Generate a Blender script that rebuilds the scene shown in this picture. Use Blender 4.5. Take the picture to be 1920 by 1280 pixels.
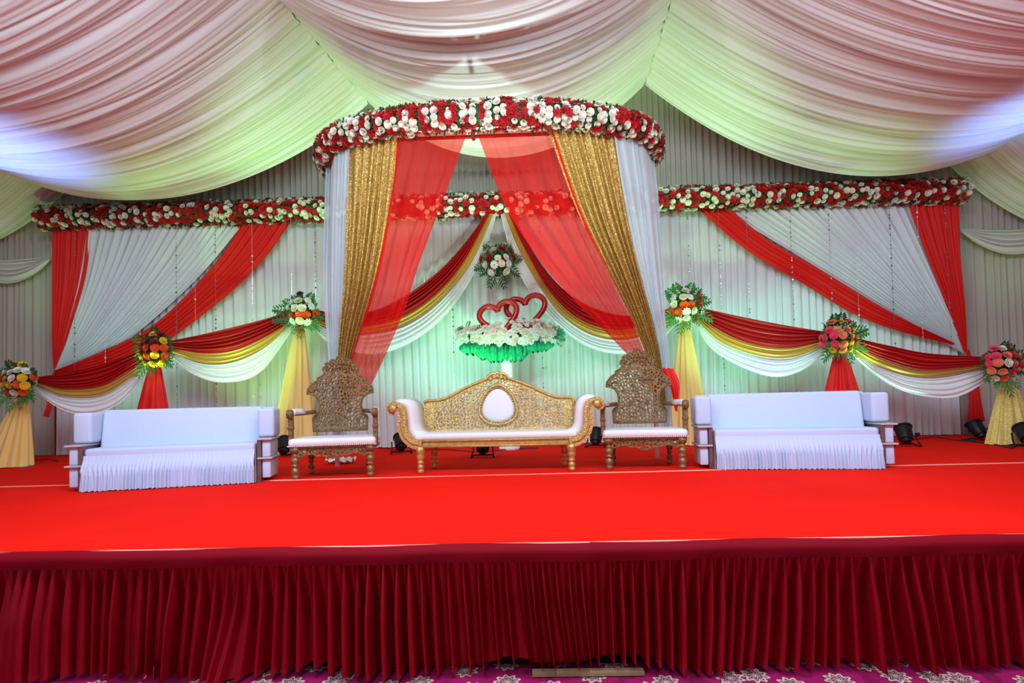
import bpy, bmesh, math, random
import numpy as np
from mathutils import Vector, Matrix, Quaternion
random.seed(7); rng = np.random.default_rng(7)
for o in list(bpy.data.objects): bpy.data.objects.remove(o)
SC = bpy.context.scene; COL = SC.collection
PI = math.pi
# ------------------------------------------------------------------ camera
CAMY, CAMZ, ST = -3.09, 1.55, 0.73          # camera y, camera height, stage height (stage front edge is y = 0)
YAW, PITCH, ROLL, F = math.radians(1.5), 0.030, 0.025, 1000.0
cam_d = bpy.data.cameras.new('camera'); cam = bpy.data.objects.new('camera', cam_d); COL.objects.link(cam)
fw = Vector((-math.sin(YAW)*math.cos(PITCH), math.cos(YAW)*math.cos(PITCH), math.sin(PITCH)))
rt0 = Vector((math.cos(YAW), math.sin(YAW), 0)); up0 = rt0.cross(fw)
rt = rt0*math.cos(ROLL) - up0*math.sin(ROLL); up = up0*math.cos(ROLL) + rt0*math.sin(ROLL)
cam.matrix_world = Matrix(((rt.x, up.x, -fw.x, 0), (rt.y, up.y, -fw.y, CAMY), (rt.z, up.z, -fw.z, CAMZ), (0, 0, 0, 1)))
cam_d.sensor_width = 36; cam_d.lens = 36*F/1920; cam_d.shift_y = 78/1920; cam_d.clip_end = 100
SC.camera = cam
C0 = Vector((0, CAMY, CAMZ))
def W(px, py, D):
    """pixel measured on the photo -> point of the vertical plane at distance D in front of the camera"""
    r = fw*F + rt*(px-960) - up*(py-718)
    return C0 + r*(D/r.y)
def PX(p):
    d = Vector(p)-C0; k = d.dot(fw)
    return 960+F*d.dot(rt)/k, 718-F*d.dot(up)/k
def WX(px, D, z=ST):                        # world x of an image column at distance D and height z
    lo = -20; hi = 20
    for _ in range(40):
        m = (lo+hi)/2
        if PX((m, CAMY+D, z))[0] < px: lo = m
        else: hi = m
    return lo
# ------------------------------------------------------------------ light
vs = SC.view_settings
vs.view_transform = 'Standard'; vs.look = 'None'; vs.gamma = 1; vs.use_curve_mapping = False; vs.exposure = 0.16
w = bpy.data.worlds.new('world'); SC.world = w; w.use_nodes = True
w.node_tree.nodes['Background'].inputs[0].default_value = (0.74, 0.88, 1.0, 1)
w.node_tree.nodes['Background'].inputs[1].default_value = 0.26
def aim(o, tgt):
    o.rotation_euler = (Vector(tgt)-o.location).to_track_quat('-Z', 'Y').to_euler()
def area(loc, tgt, size, power, col, sy=None):
    l = bpy.data.lights.new('front_fill', 'AREA'); l.size = size; l.energy = power; l.color = col
    if sy: l.shape = 'RECTANGLE'; l.size_y = sy
    o = bpy.data.objects.new('front_fill', l); COL.objects.link(o); o.location = loc; aim(o, tgt); return o
def spot(loc, tgt, power, col, ang=70, blend=0.8, r=0.08):
    l = bpy.data.lights.new('stage_or_fill_spot', 'SPOT'); l.energy = power; l.color = col; l.spot_size = math.radians(ang); l.spot_blend = blend; l.shadow_soft_size = r
    o = bpy.data.objects.new('stage_or_fill_spot', l); COL.objects.link(o); o.location = loc; aim(o, tgt); return o
GREEN = (0.34, 1.0, 0.26); MINT = (0.24, 1.0, 0.62); BLUE = (0.22, 0.42, 1.0); LAV = (0.72, 0.70, 1.0); WARM = (1.0, 0.78, 0.5); PINK = (1.0, 0.42, 0.5)
area((0, -1.2, 5.0), (0, 2.6, 0.8), 9, 430, (0.70, 0.88, 1.0), 1.0)  # broad unseen fill lights added in front to brighten stage and furniture
area((0, -4.8, 2.6), (0, 5, 2.0), 9, 50, (0.70, 0.88, 1.0), 2)
# uplights along the foot of the backdrop
for px, D, c, pw, ty in ((430, 8.2, GREEN, 85, 3.4), (770, 7.9, MINT, 130, 3.5), (1125, 7.9, MINT, 130, 3.5), (1450, 8.1, MINT, 115, 3.4), (150, 8.2, MINT, 40, 2.8), (1690, 8.0, MINT, 45, 3.0), (910, 7.9, MINT, 90, 3.5)):
    x = WX(px, D); spot((x, CAMY+D, ST+.3), (x, CAMY+9.6, ST+ty), pw, c, 115, 1)
for px, D in ((400, 7.3), (885, 7.6), (1400, 7.3)):
    x = WX(px, D); spot((x, CAMY+D, ST+.4), (x, CAMY+9.7, 5.1), 130, GREEN, 75, 1)
# beams onto the ceiling drapes
for px, D, tgt, c, pw, an in ((520, 7.6, (-3.0, 5.4, 6.4), GREEN, 420, 55), (1300, 7.6, (2.3, 5.5, 6.4), GREEN, 420, 55), (250, 7.8, (-5.6, 5.5, 5.0), GREEN, 190, 50), (1640, 7.8, (5.2, 5.5, 5.0), GREEN, 170, 50), (900, 5.4, (-.4, 4.6, 6.0), (0.7, 1, .9), 420, 80)):
    x = WX(px, D); spot((x, CAMY+D, ST+.5), tgt, pw, c, an, 1)
spot((-7.6, 2.4, ST+.4), (-7.1, 3.7, 5.2), 1500, BLUE, 38, 1); spot((7.8, 2.6, ST+.4), (7.2, 4.0, 5.2), 1500, BLUE, 38, 1)
spot((-8.4, 5.2, ST+.5), (-8.9, 6.0, 5.0), 90, GREEN, 60, 1); spot((8.0, 5.2, ST+.5), (8.9, 6.0, 5.0), 90, GREEN, 60, 1)
spot((-3.2, -1.6, 1.8), (-6, 2.4, 5.4), 30, (1, .55, .6), 100, 1); spot((3.2, -1.6, 1.8), (6, 2.4, 5.4), 40, (1, .5, .55), 100, 1)
spot((-2.6, 0.2, 3.4), (-3.6, 2.6, 1.4), 260, BLUE, 60, 1); spot((2.2, .2, 3.4), (2.9, 2.7, 1.4), 260, BLUE, 60, 1)  # unseen spots added up front to tint the sofa covers blue
spot((-.4, 1.2, 3.9), (-.3, 5.6, 2.2), 60, (1, .95, .85), 22, 1)  # unseen spot added to brighten the white flowers round the hearts
spot((-.4, 4.0, ST+1.6), (-.45, 5.4, 5.6), 90, WARM, 75, 1)          # warm lamp inside the canopy

# ------------------------------------------------------------------ materials
def mat(name, col, rough=.8, metal=0, sheen=0, bump=0, bscale=200, var=0, vscale=3, emit=0, spec=.3, coat=0):
    m = bpy.data.materials.new(name); m.use_nodes = True; nt = m.node_tree; p = nt.nodes['Principled BSDF']
    p.inputs['Base Color'].default_value = (*col, 1); p.inputs['Roughness'].default_value = rough; p.inputs['Metallic'].default_value = metal
    p.inputs['Specular IOR Level'].default_value = spec; p.inputs['Coat Weight'].default_value = coat
    if sheen: p.inputs['Sheen Weight'].default_value = sheen; p.inputs['Sheen Roughness'].default_value = .35; p.inputs['Sheen Tint'].default_value = (*[min(1, c*1.5+.1) for c in col], 1)
    tc = nt.nodes.new('ShaderNodeTexCoord')
    if bump:
        n = nt.nodes.new('ShaderNodeTexNoise'); n.inputs['Scale'].default_value = bscale; n.inputs['Detail'].default_value = 3
        b = nt.nodes.new('ShaderNodeBump'); b.inputs['Strength'].default_value = bump; b.inputs['Distance'].default_value = .01
        nt.links.new(tc.outputs['Object'], n.inputs['Vector']); nt.links.new(n.outputs[0], b.inputs['Height']); nt.links.new(b.outputs[0], p.inputs['Normal'])
    if var:
        n = nt.nodes.new('ShaderNodeTexNoise'); n.inputs['Scale'].default_value = vscale; n.inputs['Detail'].default_value = 4
        r = nt.nodes.new('ShaderNodeValToRGB')
        r.color_ramp.elements[0].position = .3; r.color_ramp.elements[1].position = .7
        r.color_ramp.elements[0].color = (*[max(0, c*(1-var)) for c in col], 1); r.color_ramp.elements[1].color = (*[min(1, c*(1+var)) for c in col], 1)
        nt.links.new(tc.outputs['Object'], n.inputs['Vector']); nt.links.new(n.outputs[0], r.inputs[0]); nt.links.new(r.outputs[0], p.inputs['Base Color'])
    return m
def sheer(name, col, alpha):
    m = bpy.data.materials.new(name); m.use_nodes = True; nt = m.node_tree; nt.nodes.remove(nt.nodes['Principled BSDF']); out = nt.nodes['Material Output']
    d = nt.nodes.new('ShaderNodeBsdfDiffuse'); d.inputs[0].default_value = (*col, 1)
    t = nt.nodes.new('ShaderNodeBsdfTranslucent'); t.inputs[0].default_value = (*col, 1)
    a = nt.nodes.new('ShaderNodeAddShader') if False else nt.nodes.new('ShaderNodeMixShader'); a.inputs[0].default_value = .4
    tr = nt.nodes.new('ShaderNodeBsdfTransparent'); tr.inputs[0].default_value = (*[.36+.64*c for c in col], 1)
    mx = nt.nodes.new('ShaderNodeMixShader')
    lw = nt.nodes.new('ShaderNodeLayerWeight'); lw.inputs[0].default_value = .35
    mp = nt.nodes.new('ShaderNodeMapRange'); mp.inputs[1].default_value = 0; mp.inputs[2].default_value = 1; mp.inputs[3].default_value = alpha; mp.inputs[4].default_value = min(1, alpha+.6)
    nt.links.new(lw.outputs['Facing'], mp.inputs[0]); nt.links.new(mp.outputs[0], mx.inputs[0])
    nt.links.new(d.outputs[0], a.inputs[1]); nt.links.new(t.outputs[0], a.inputs[2]); nt.links.new(tr.outputs[0], mx.inputs[1]); nt.links.new(a.outputs[0], mx.inputs[2]); nt.links.new(mx.outputs[0], out.inputs[0])
    return m
def sequin(name, c1, c2, scale=160, metal=.5):
    m = mat(name, c1, .42, metal); nt = m.node_tree; p = nt.nodes['Principled BSDF']
    tc = nt.nodes.new('ShaderNodeTexCoord'); v = nt.nodes.new('ShaderNodeTexVoronoi'); v.inputs['Scale'].default_value = scale
    mx = nt.nodes.new('ShaderNodeMix'); mx.data_type = 'RGBA'; mx.inputs[6].default_value = (*c1, 1); mx.inputs[7].default_value = (*c2, 1)
    sp = nt.nodes.new('ShaderNodeSeparateColor'); nt.links.new(tc.outputs['Object'], v.inputs['Vector']); nt.links.new(v.outputs['Color'], sp.inputs[0])
    pw = nt.nodes.new('ShaderNodeMath'); pw.operation = 'POWER'; pw.inputs[1].default_value = 2.2
    nt.links.new(sp.outputs[0], pw.inputs[0]); nt.links.new(pw.outputs[0], mx.inputs[0]); nt.links.new(mx.outputs[2], p.inputs['Base Color'])
    b = nt.nodes.new('ShaderNodeBump'); b.inputs['Strength'].default_value = .5; b.inputs['Distance'].default_value = .01
    nt.links.new(v.outputs['Distance'], b.inputs['Height']); nt.links.new(b.outputs[0], p.inputs['Normal'])
    return m
M = dict(
    ceil=mat('ceiling_satin', (.80, .76, .74), .62, sheen=.2), wall=mat('wall_cloth', (.55, .50, .42), .85), back=mat('backdrop_cloth', (.78, .80, .82), .8, sheen=.15),
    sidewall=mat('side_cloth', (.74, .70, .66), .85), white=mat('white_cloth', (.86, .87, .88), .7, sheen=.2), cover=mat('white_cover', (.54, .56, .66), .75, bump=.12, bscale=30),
    red=mat('red_cloth', (.80, .012, .010), .6, sheen=.1), maroon=mat('maroon_cloth', (.50, .010, .012), .45, sheen=.15), gold=mat('gold_satin', (.62, .36, .07), .42, .25),
    cream=mat('gold_cream_cloth', (.95, .66, .22), .6, .05), yseq=sequin('yellow_sequin', (.80, .62, .12), (1, .9, .45), 90, .1), seq=sequin('gold_sequin', (.36, .19, .03), (1.0, .74, .26), 110),
    rsheer=sheer('red_sheer', (.98, .02, .02), .42), wsheer=sheer('white_sheer', (.78, .86, .95), .72), wdiag=mat('white_chiffon', (.76, .78, .80), .8),
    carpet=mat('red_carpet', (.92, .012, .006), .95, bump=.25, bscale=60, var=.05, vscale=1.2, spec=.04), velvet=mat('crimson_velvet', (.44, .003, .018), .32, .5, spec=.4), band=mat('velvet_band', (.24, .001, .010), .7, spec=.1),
    tape=mat('seam_strip', (.95, .45, .35), .6), dark=mat('under_stage_shade', (.01, .005, .006), .9), plank=mat('raw_plank', (.42, .26, .14), .7, var=.2, vscale=8),
    goldp=mat('gold_paint', (.56, .35, .11), .38, .45, bump=.3, bscale=55, var=.25, vscale=25), goldc=mat('gold_carved', (.60, .39, .14), .36, .5, bump=1.0, bscale=60, var=.45, vscale=50),
    bronze=mat('bronze_wood', (.22, .12, .045), .4, .35, bump=1.0, bscale=60, var=.5, vscale=40), bronze2=mat('bronze_leg', (.27, .15, .06), .35, .4, bump=.4, bscale=80, var=.4, vscale=40),
    pad=mat('white_leatherette', (.80, .76, .80), .45), bead=mat('nail_bead', (.8, .66, .6), .3, .3), wood=mat('brown_wood', (.17, .075, .06), .45, var=.2, vscale=10), board=mat('arm_board', (.50, .38, .36), .5),
    black=mat('black_metal', (.012, .013, .017), .4, .2), lens=mat('lamp_lens', (.3, .35, .4), .1, spec=.8), cable=mat('cable', (.02, .02, .02), .6),
    leaf=mat('dark_leaf', (.022, .095, .03), .5, var=.5, vscale=30), leaf2=mat('bright_leaf', (.06, .24, .05), .5, var=.5, vscale=30), tulle=mat('green_tulle', (.0, .30, .13), .45, sheen=.3, var=.4, vscale=20),
    heart=mat('heart_foil', (.42, .012, .010), .3, .2, coat=.3), frame=mat('red_tube', (.42, .01, .012), .5), crystal=mat('crystal', (.30, .32, .38), .15, .7), crystal2=mat('crystal_clear', (.95, .97, 1.0), .1, .3), pole=mat('steel_pole', (.5, .5, .5), .4, .8),
    f_w=mat('petal_white', (.88, .80, .66), .7), f_r=mat('petal_red', (.50, .003, .008), .6), f_o=mat('petal_orange', (.85, .09, .015), .6), f_y=mat('petal_yellow', (.90, .52, .02), .6),
    f_p=mat('petal_pink', (.85, .06, .13), .6), f_c=mat('petal_coral', (.90, .26, .13), .6), f_m=mat('petal_maroon', (.18, .01, .02), .6), f_c2=mat('flower_heart', (.22, .2, .05), .7), f_d=mat('petal_pure', (.9, .9, .86), .7))
# patterned hall carpet: magenta with ringed flowers
def carpet_floor():
    m = mat('hall_carpet', (.5, .0, .15), .95); nt = m.node_tree; p = nt.nodes['Principled BSDF']; N = nt.nodes.new; L = nt.links.new
    tc = N('ShaderNodeTexCoord'); v = N('ShaderNodeTexVoronoi'); v.inputs['Scale'].default_value = 4.4; v.voronoi_dimensions = '2D'; v.inputs['Randomness'].default_value = .75
    L(tc.outputs['Object'], v.inputs['Vector'])
    sc = N('ShaderNodeVectorMath'); sc.operation = 'SUBTRACT'
    L(tc.outputs['Object'], sc.inputs[0]); L(v.outputs['Position'], sc.inputs[1])
    sx = N('ShaderNodeSeparateXYZ'); L(sc.outputs[0], sx.inputs[0])
    at = N('ShaderNodeMath'); at.operation = 'ARCTAN2'; L(sx.outputs[1], at.inputs[0]); L(sx.outputs[0], at.inputs[1])
    mu = N('ShaderNodeMath'); mu.operation = 'MULTIPLY'; mu.inputs[1].default_value = 9; L(at.outputs[0], mu.inputs[0])
    co = N('ShaderNodeMath'); co.operation = 'COSINE'; L(mu.outputs[0], co.inputs[0])
    cm = N('ShaderNodeMath'); cm.operation = 'MULTIPLY_ADD'; cm.inputs[1].default_value = .05; L(co.outputs[0], cm.inputs[0]); L(v.outputs['Distance'], cm.inputs[2])
    r = N('ShaderNodeValToRGB'); r.color_ramp.interpolation = 'CONSTANT'; cr = r.color_ramp
    cols = [(0, (.65, .5, .4)), (.06, (.12, .0, .05)), (.14, (.60, .46, .36)), (.17, (.16, .01, .08)), (.22, (.62, .45, .34)), (.30, (.08, .0, .02)), (.32, (.34, .0, .09)), (.60, (.20, .0, .05))]
    cr.elements[0].color = (*cols[0][1], 1); cr.elements[1].position = cols[1][0]; cr.elements[1].color = (*cols[1][1], 1)
    for q, c in cols[2:]: e = cr.elements.new(q); e.color = (*c, 1)
    L(cm.outputs[0], r.inputs[0]); L(r.outputs[0], p.inputs['Base Color']); return m
M['floor'] = carpet_floor()

# ------------------------------------------------------------------ object helpers
def link(name, me, parent=None, loc=None):
    o = bpy.data.objects.new(name, me); COL.objects.link(o)
    if parent: o.parent = parent
    if loc is not None: o.location = loc
    return o
def tag(o, label=None, cat=None, group=None, kind=None):
    if label: o['label'] = label
    if cat: o['category'] = cat
    if group: o['group'] = group
    if kind: o['kind'] = kind
    return o
def empty(name, label, cat, loc=(0, 0, 0), rz=0, group=None):
    o = link(name, None); o.location = loc; o.rotation_euler = (0, 0, rz); return tag(o, label, cat, group)
class MB:
    def __init__(s): s.v = []; s.f = []
    def add(s, v, f):
        b = len(s.v); s.v += [tuple(p) for p in v]; s.f += [tuple(i+b for i in q) for q in f]; return s
    def box(s, c, d, R=None, taper=None):
        v = []
        for z in (-1, 1):
            for y in (-1, 1):
                for x in (-1, 1):
                    k = (taper or 1) if z > 0 else 1
                    p = Vector((x*d[0]/2*k, y*d[1]/2*k, z*d[2]/2))
                    if R: p = R @ p
                    v.append(p+Vector(c))
        return s.add(v, [(0, 2, 3, 1), (4, 5, 7, 6), (0, 1, 5, 4), (2, 6, 7, 3), (0, 4, 6, 2), (1, 3, 7, 5)])
    def rbox(s, c, d, r, R=None, seg=3):
        bm = bmesh.new(); bmesh.ops.create_cube(bm, size=1); bmesh.ops.scale(bm, vec=d, verts=bm.verts)
        bmesh.ops.bevel(bm, geom=list(bm.edges), offset=min(r, min(d)*.48), segments=seg, affect='EDGES', profile=.5)
        bm.verts.ensure_lookup_table(); v = [((R @ q.co) if R else q.co)+Vector(c) for q in bm.verts]; f = [[q.index for q in k.verts] for k in bm.faces]; bm.free()
        return s.add(v, f)
    def lathe(s, prof, Mx=None, n=12, cap=True):
        v = []; f = []
        for r, z in prof:
            for k in range(n):
                a = 2*PI*k/n; p = Vector((r*math.cos(a), r*math.sin(a), z)); v.append(Mx @ p if Mx else p)
        for i in range(len(prof)-1):
            for k in range(n): f.append((i*n+k, i*n+(k+1) % n, (i+1)*n+(k+1) % n, (i+1)*n+k))
        if cap: f.append(tuple(range(n))[::-1]); f.append(tuple((len(prof)-1)*n+k for k in range(n)))
        return s.add(v, f)
    def tube(s, pts, r, n=6, closed=False, rf=None):
        pts = [Vector(p) for p in pts]; m = len(pts); v = []; f = []; prev = None
        for i, p in enumerate(pts):
            t = (pts[(i+1) % m if closed else min(i+1, m-1)]-pts[(i-1) % m if closed else max(i-1, 0)]).normalized()
            if prev is None: a = t.orthogonal().normalized()
            else: a = (prev-t*prev.dot(t)).normalized()
            prev = a; b = t.cross(a); rr = r*(rf(i/(m-1)) if rf else 1)
            for k in range(n): q = 2*PI*k/n; v.append(p+(a*math.cos(q)+b*math.sin(q))*rr)
        for i in range(m if closed else m-1):
            for k in range(n): j = (i+1) % m; f.append((i*n+k, i*n+(k+1) % n, j*n+(k+1) % n, j*n+k))
        if not closed: f.append(tuple(range(n))[::-1]); f.append(tuple((m-1)*n+k for k in range(n)))
        return s.add(v, f)
    def ball(s, c, r, n=8, m=5, sq=(1, 1, 1)):
        v = [(c[0], c[1], c[2]-r*sq[2])]; f = []
        for i in range(1, m):
            t = -PI/2+PI*i/m
            for k in range(n): a = 2*PI*k/n; v.append((c[0]+r*sq[0]*math.cos(t)*math.cos(a), c[1]+r*sq[1]*math.cos(t)*math.sin(a), c[2]+r*sq[2]*math.sin(t)))
        v.append((c[0], c[1], c[2]+r*sq[2])); L = len(v)-1
        for k in range(n):
            f.append((0, 1+(k+1) % n, 1+k)); f.append((L, 1+(m-2)*n+k, 1+(m-2)*n+(k+1) % n))
            for i in range(m-2): f.append((1+i*n+k, 1+i*n+(k+1) % n, 1+(i+1)*n+(k+1) % n, 1+(i+1)*n+k))
        return s.add(v, f)
    def grid(s, P):                                   # P[i][j] -> points
        a = len(P); b = len(P[0]); v = [q for row in P for q in row]
        return s.add(v, [(i*b+j, i*b+j+1, (i+1)*b+j+1, (i+1)*b+j) for i in range(a-1) for j in range(b-1)])
    def mesh(s, name, m, smooth=True):
        me = bpy.data.meshes.new(name); me.from_pydata([tuple(p) for p in s.v], [], s.f); me.materials.append(m)
        if smooth: me.polygons.foreach_set('use_smooth', [True]*len(me.polygons))
        me.update(); return me
    def build(s, name, m, parent=None, smooth=True, loc=None):
        me = s.mesh(name, m, smooth)
        if smooth == 'auto':
            try: me.set_sharp_from_angle(angle=math.radians(40))
            except Exception: pass
        return link(name, me, parent, loc)
def crv(pts, n):
    P = np.array([tuple(p) for p in pts], float); d = np.r_[0, np.cumsum(np.linalg.norm(np.diff(P, axis=0), axis=1))]; d /= d[-1]
    E = np.vstack([2*P[0]-P[1], P, 2*P[-1]-P[-2]]); ts = np.linspace(0, 1, n); out = []
    for t in ts:
        i = min(max(int(np.searchsorted(d, t, side='right'))-1, 0), len(P)-2); u = (t-d[i])/(d[i+1]-d[i])
        a, b, c, e = E[i], E[i+1], E[i+2], E[i+3]
        out.append(.5*((2*b)+(c-a)*u+(2*a-5*b+4*c-e)*u*u+(3*b-3*c+e-a)*u**3))
    return np.array(out)
def foldfn(nf, sharp=.5, seed=0):
    r = np.random.default_rng(seed); n = int(nf)+3
    ph = np.cumsum(r.uniform(.55, 1.45, n)); ph = ph/ph[-1]*nf; am = r.uniform(.5, 1.0, n)
    def f(u):
        t = np.interp(u, np.linspace(0, 1, n), ph); a = np.interp(u*(n-1), np.arange(n), am)
        s = np.sin(2*PI*t); return a*(np.sign(s)*np.abs(s)**sharp*.6+.4*s)
    return f
def loft(A, B, nf, amp, nv=30, seed=1, per=8, sharp=.8, jit=.3):
    """cloth between two edge curves; the folds run along the curves"""
    A = crv(A, nv); B = crv(B, nv); nu = max(6, int(nf*per)); u = np.linspace(0, 1, nu); fo = foldfn(nf, sharp, seed)
    r = np.random.default_rng(seed+99); w1, w2 = r.uniform(0, 6, 2); rows = []
    for i in range(nv):
        a, b = A[i], B[i]; wv = b-a; wd = np.linalg.norm(wv)+1e-6
        t = (A[min(i+1, nv-1)]-A[max(i-1, 0)])+(B[min(i+1, nv-1)]-B[max(i-1, 0)]); nn = np.cross(wv, t); nn /= (np.linalg.norm(nn)+1e-9)
        if nn[1] > 0: nn = -nn
        am = min(amp, 1.2*wd/nf); s = i/(nv-1)
        uu = np.clip(u+jit*.3/nf*np.sin(w1+s*3+u*5)*np.sin(PI*u), 0, 1)
        off = am*fo(np.clip(u+jit*.4/nf*np.sin(w2+s*4+u*9), 0, 1))
        rows.append([a+wv*uu[j]+nn*off[j] for j in range(nu)])
    mb = MB(); mb.grid(rows); return mb
def copy_tree(o, parent=None, **kw):
    c = o.copy(); COL.objects.link(c); c.parent = parent
    for ch in [q for q in o.children]: copy_tree(ch, c)
    return c

# ------------------------------------------------------------------ the setting
tag(MB().add([(-16, -9, 0), (16, -9, 0), (16, 9, 0), (-16, 9, 0)], [(0, 1, 2, 3)]).build('floor', M['floor'], smooth=False), kind='structure')
def pleatwall(x0, x1, y, z0, z1, pitch, amp, seed, axis='x', rows=6, per=8):
    L = x1-x0; nf = L/pitch; fo = foldfn(nf, .7, seed); n = int(nf*per); u = np.linspace(0, 1, n); o = fo(u)*amp
    o2 = np.sin(u*L*2.1)*.02; P = []
    for i in range(rows):
        s = i/(rows-1); z = z1+(z0-z1)*s; k = .75+.25*s; sh = .3*pitch*np.sin(u*L*1.7+s*2.5)
        if axis == 'x': P.append([(x0+L*u[j]+sh[j]*s, y-o[j]*k+o2[j], z) for j in range(n)])
        else: P.append([(y+o[j]*k, x0+L*u[j]+sh[j]*s, z) for j in range(n)])
    mb = MB(); mb.grid(P); return mb
YW = CAMY+9.78
tag(pleatwall(-11.5, 11.5, YW, ST-.05, 7.3, .12, .045, 3, rows=5).build('wall_back', M['wall']), kind='structure')
tag(pleatwall(-9, YW, -11.4, 0, 7.3, .16, .04, 4, 'y', per=6).build('wall_left', M['sidewall']), kind='structure')
tag(pleatwall(-9, YW, 11.4, 0, 7.3, .16, .04, 5, 'y', per=6).build('wall_right', M['sidewall']), kind='structure')
tag(MB().box((0, 0.4, 7.4), (23.4, 13.5, .1)).build('ceiling', M['sidewall'], smooth=False), kind='structure')

# stage
stage = empty('stage', 'wide low stage laid with bright red carpet', 'stage', (0, 0, 0))
MB().box((0, 3.30, .34), (22, 6.44, .68)).build('platform', M['dark'], stage, False)  # near-black colour paints in the shade under the stage
ys = CAMY+5.80; sl = .006
def sheet(y0a, y0b, y1a, y1b, name, sd):
    nx, ny = 90, 30; P = []; r = np.random.default_rng(sd)
    ph = r.uniform(0, 6, 6)
    for i in range(ny):
        v = i/(ny-1); row = []
        for j in range(nx):
            x = -11+22*j/(nx-1); ya = y0a+(y0b-y0a)*j/(nx-1); yb = y1a+(y1b-y1a)*j/(nx-1); y = ya+(yb-ya)*v
            row.append((x, y, ST+.0025*math.sin(x*1.7+y*2.1+ph[0])*math.sin(y*3+ph[1])))
        P.append(row)
    mb = MB(); mb.grid(P); return mb.build(name, M['carpet'], stage)
sheet(-.03, -.03, ys-.18, ys+.18, 'carpet', 1); sheet(ys-.165, ys+.195, YW-.09, YW-.09, 'carpet', 2)
MB().add([(-11, ys-.186, ST+.006), (11, ys+.174, ST+.006), (11, ys+.194, ST+.006), (-11, ys-.166, ST+.006), (-11, ys-.186, ST-.02), (11, ys+.174, ST-.02), (11, ys+.194, ST-.02), (-11, ys-.166, ST-.02)], [(0, 1, 2, 3), (4, 7, 6, 5), (0, 4, 5, 1), (1, 5, 6, 2), (2, 6, 7, 3), (3, 7, 4, 0)]).build('seam_strip', M['tape'], stage, False)
MB().box((0, -.035, ST-.004), (22, .02, .012)).build('edge_strip', M['tape'], stage, False)
# velvet skirts
def skirt(x0, x1, label, sd):
    t = empty('stage_skirt', label, 'stage skirt', ((x0+x1)/2, -.06, 0), 0, 'velvet skirts along the stage front'); cx = (x0+x1)/2
    L = x1-x0; n = int(L/.009); rows = 22; u = np.linspace(0, 1, n); xs = x0+L*u
    r = np.random.default_rng(sd); nf = int(L/.074)
    cen = np.cumsum(r.uniform(.75, 1.25, nf+2)); cen = (cen-cen[0])/(cen[-1]-cen[0])*(nf+1); ph = np.interp(u*(nf+1), cen, np.arange(nf+2))
    amf = np.interp(u*(nf+1), np.arange(nf+2), r.uniform(.55, 1.2, nf+2))*(1-.6*np.exp(-((xs+1.70)/.09)**2))
    shn = np.interp(xs, np.arange(x0-1, x1+2, .45), r.uniform(-.06, .06, len(np.arange(x0-1, x1+2, .45))))
    shp = np.interp(u*(nf+1), np.arange(nf+2), r.uniform(-.012, .012, nf+2))
    hem = .012+.02*np.abs(np.sin(xs*2.3+1))+.045*np.exp(-((xs-.55)/.25)**2)+.05*np.exp(-((xs+.16)/.10)**2)+.03*np.exp(-((xs+1.25)/.1)**2)
    flare = .13*np.exp(-((xs+1.70)/.13)**2)+.05*np.exp(-((xs+3.05)/.1)**2); P = []
    for i in range(rows):
        s = i/(rows-1); z = (ST-.085)*(1-s)+hem*s; k = min(1, .25+1.6*s)
        s1 = np.sin(2*PI*ph); prof = ((1+s1)/2)**3.4
        y = .10*k-(.17*amf*k*prof)-.012*s-flare*s*s*1.2-.014*np.sin(xs*6.1+s*1.3)*s
        dx = shn*s**1.5+shp*s+.012*np.cos(2*PI*ph)*s*np.cos(xs*3)
        P.append([(xs[j]+dx[j]-cx, y[j], z[j]) for j in range(n)])
    mb = MB(); mb.grid(P); mb.build('pleated_cloth', M['velvet'], t)
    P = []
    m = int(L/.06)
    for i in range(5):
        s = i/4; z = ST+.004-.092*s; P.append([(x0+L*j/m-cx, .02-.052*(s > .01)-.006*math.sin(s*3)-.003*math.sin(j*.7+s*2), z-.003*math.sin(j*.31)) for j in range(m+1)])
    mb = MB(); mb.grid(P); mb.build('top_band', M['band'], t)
xj = WX(1107, 3.06, .6)
skirt(-11, xj+.004, 'crimson velvet pleated stage skirt, piece left of the join', 11); skirt(xj, 11, 'crimson velvet pleated stage skirt, piece right of the join', 12)
pl = MB().box((0, 0, .015), (.62, .05, .02)).build('floor_plank', M['plank'], None, False, (WX(1100, 3.1, 0), -.055, 0.001)); tag(pl, 'bare wooden plank lying under the hem of the stage skirt', 'plank')

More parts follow.
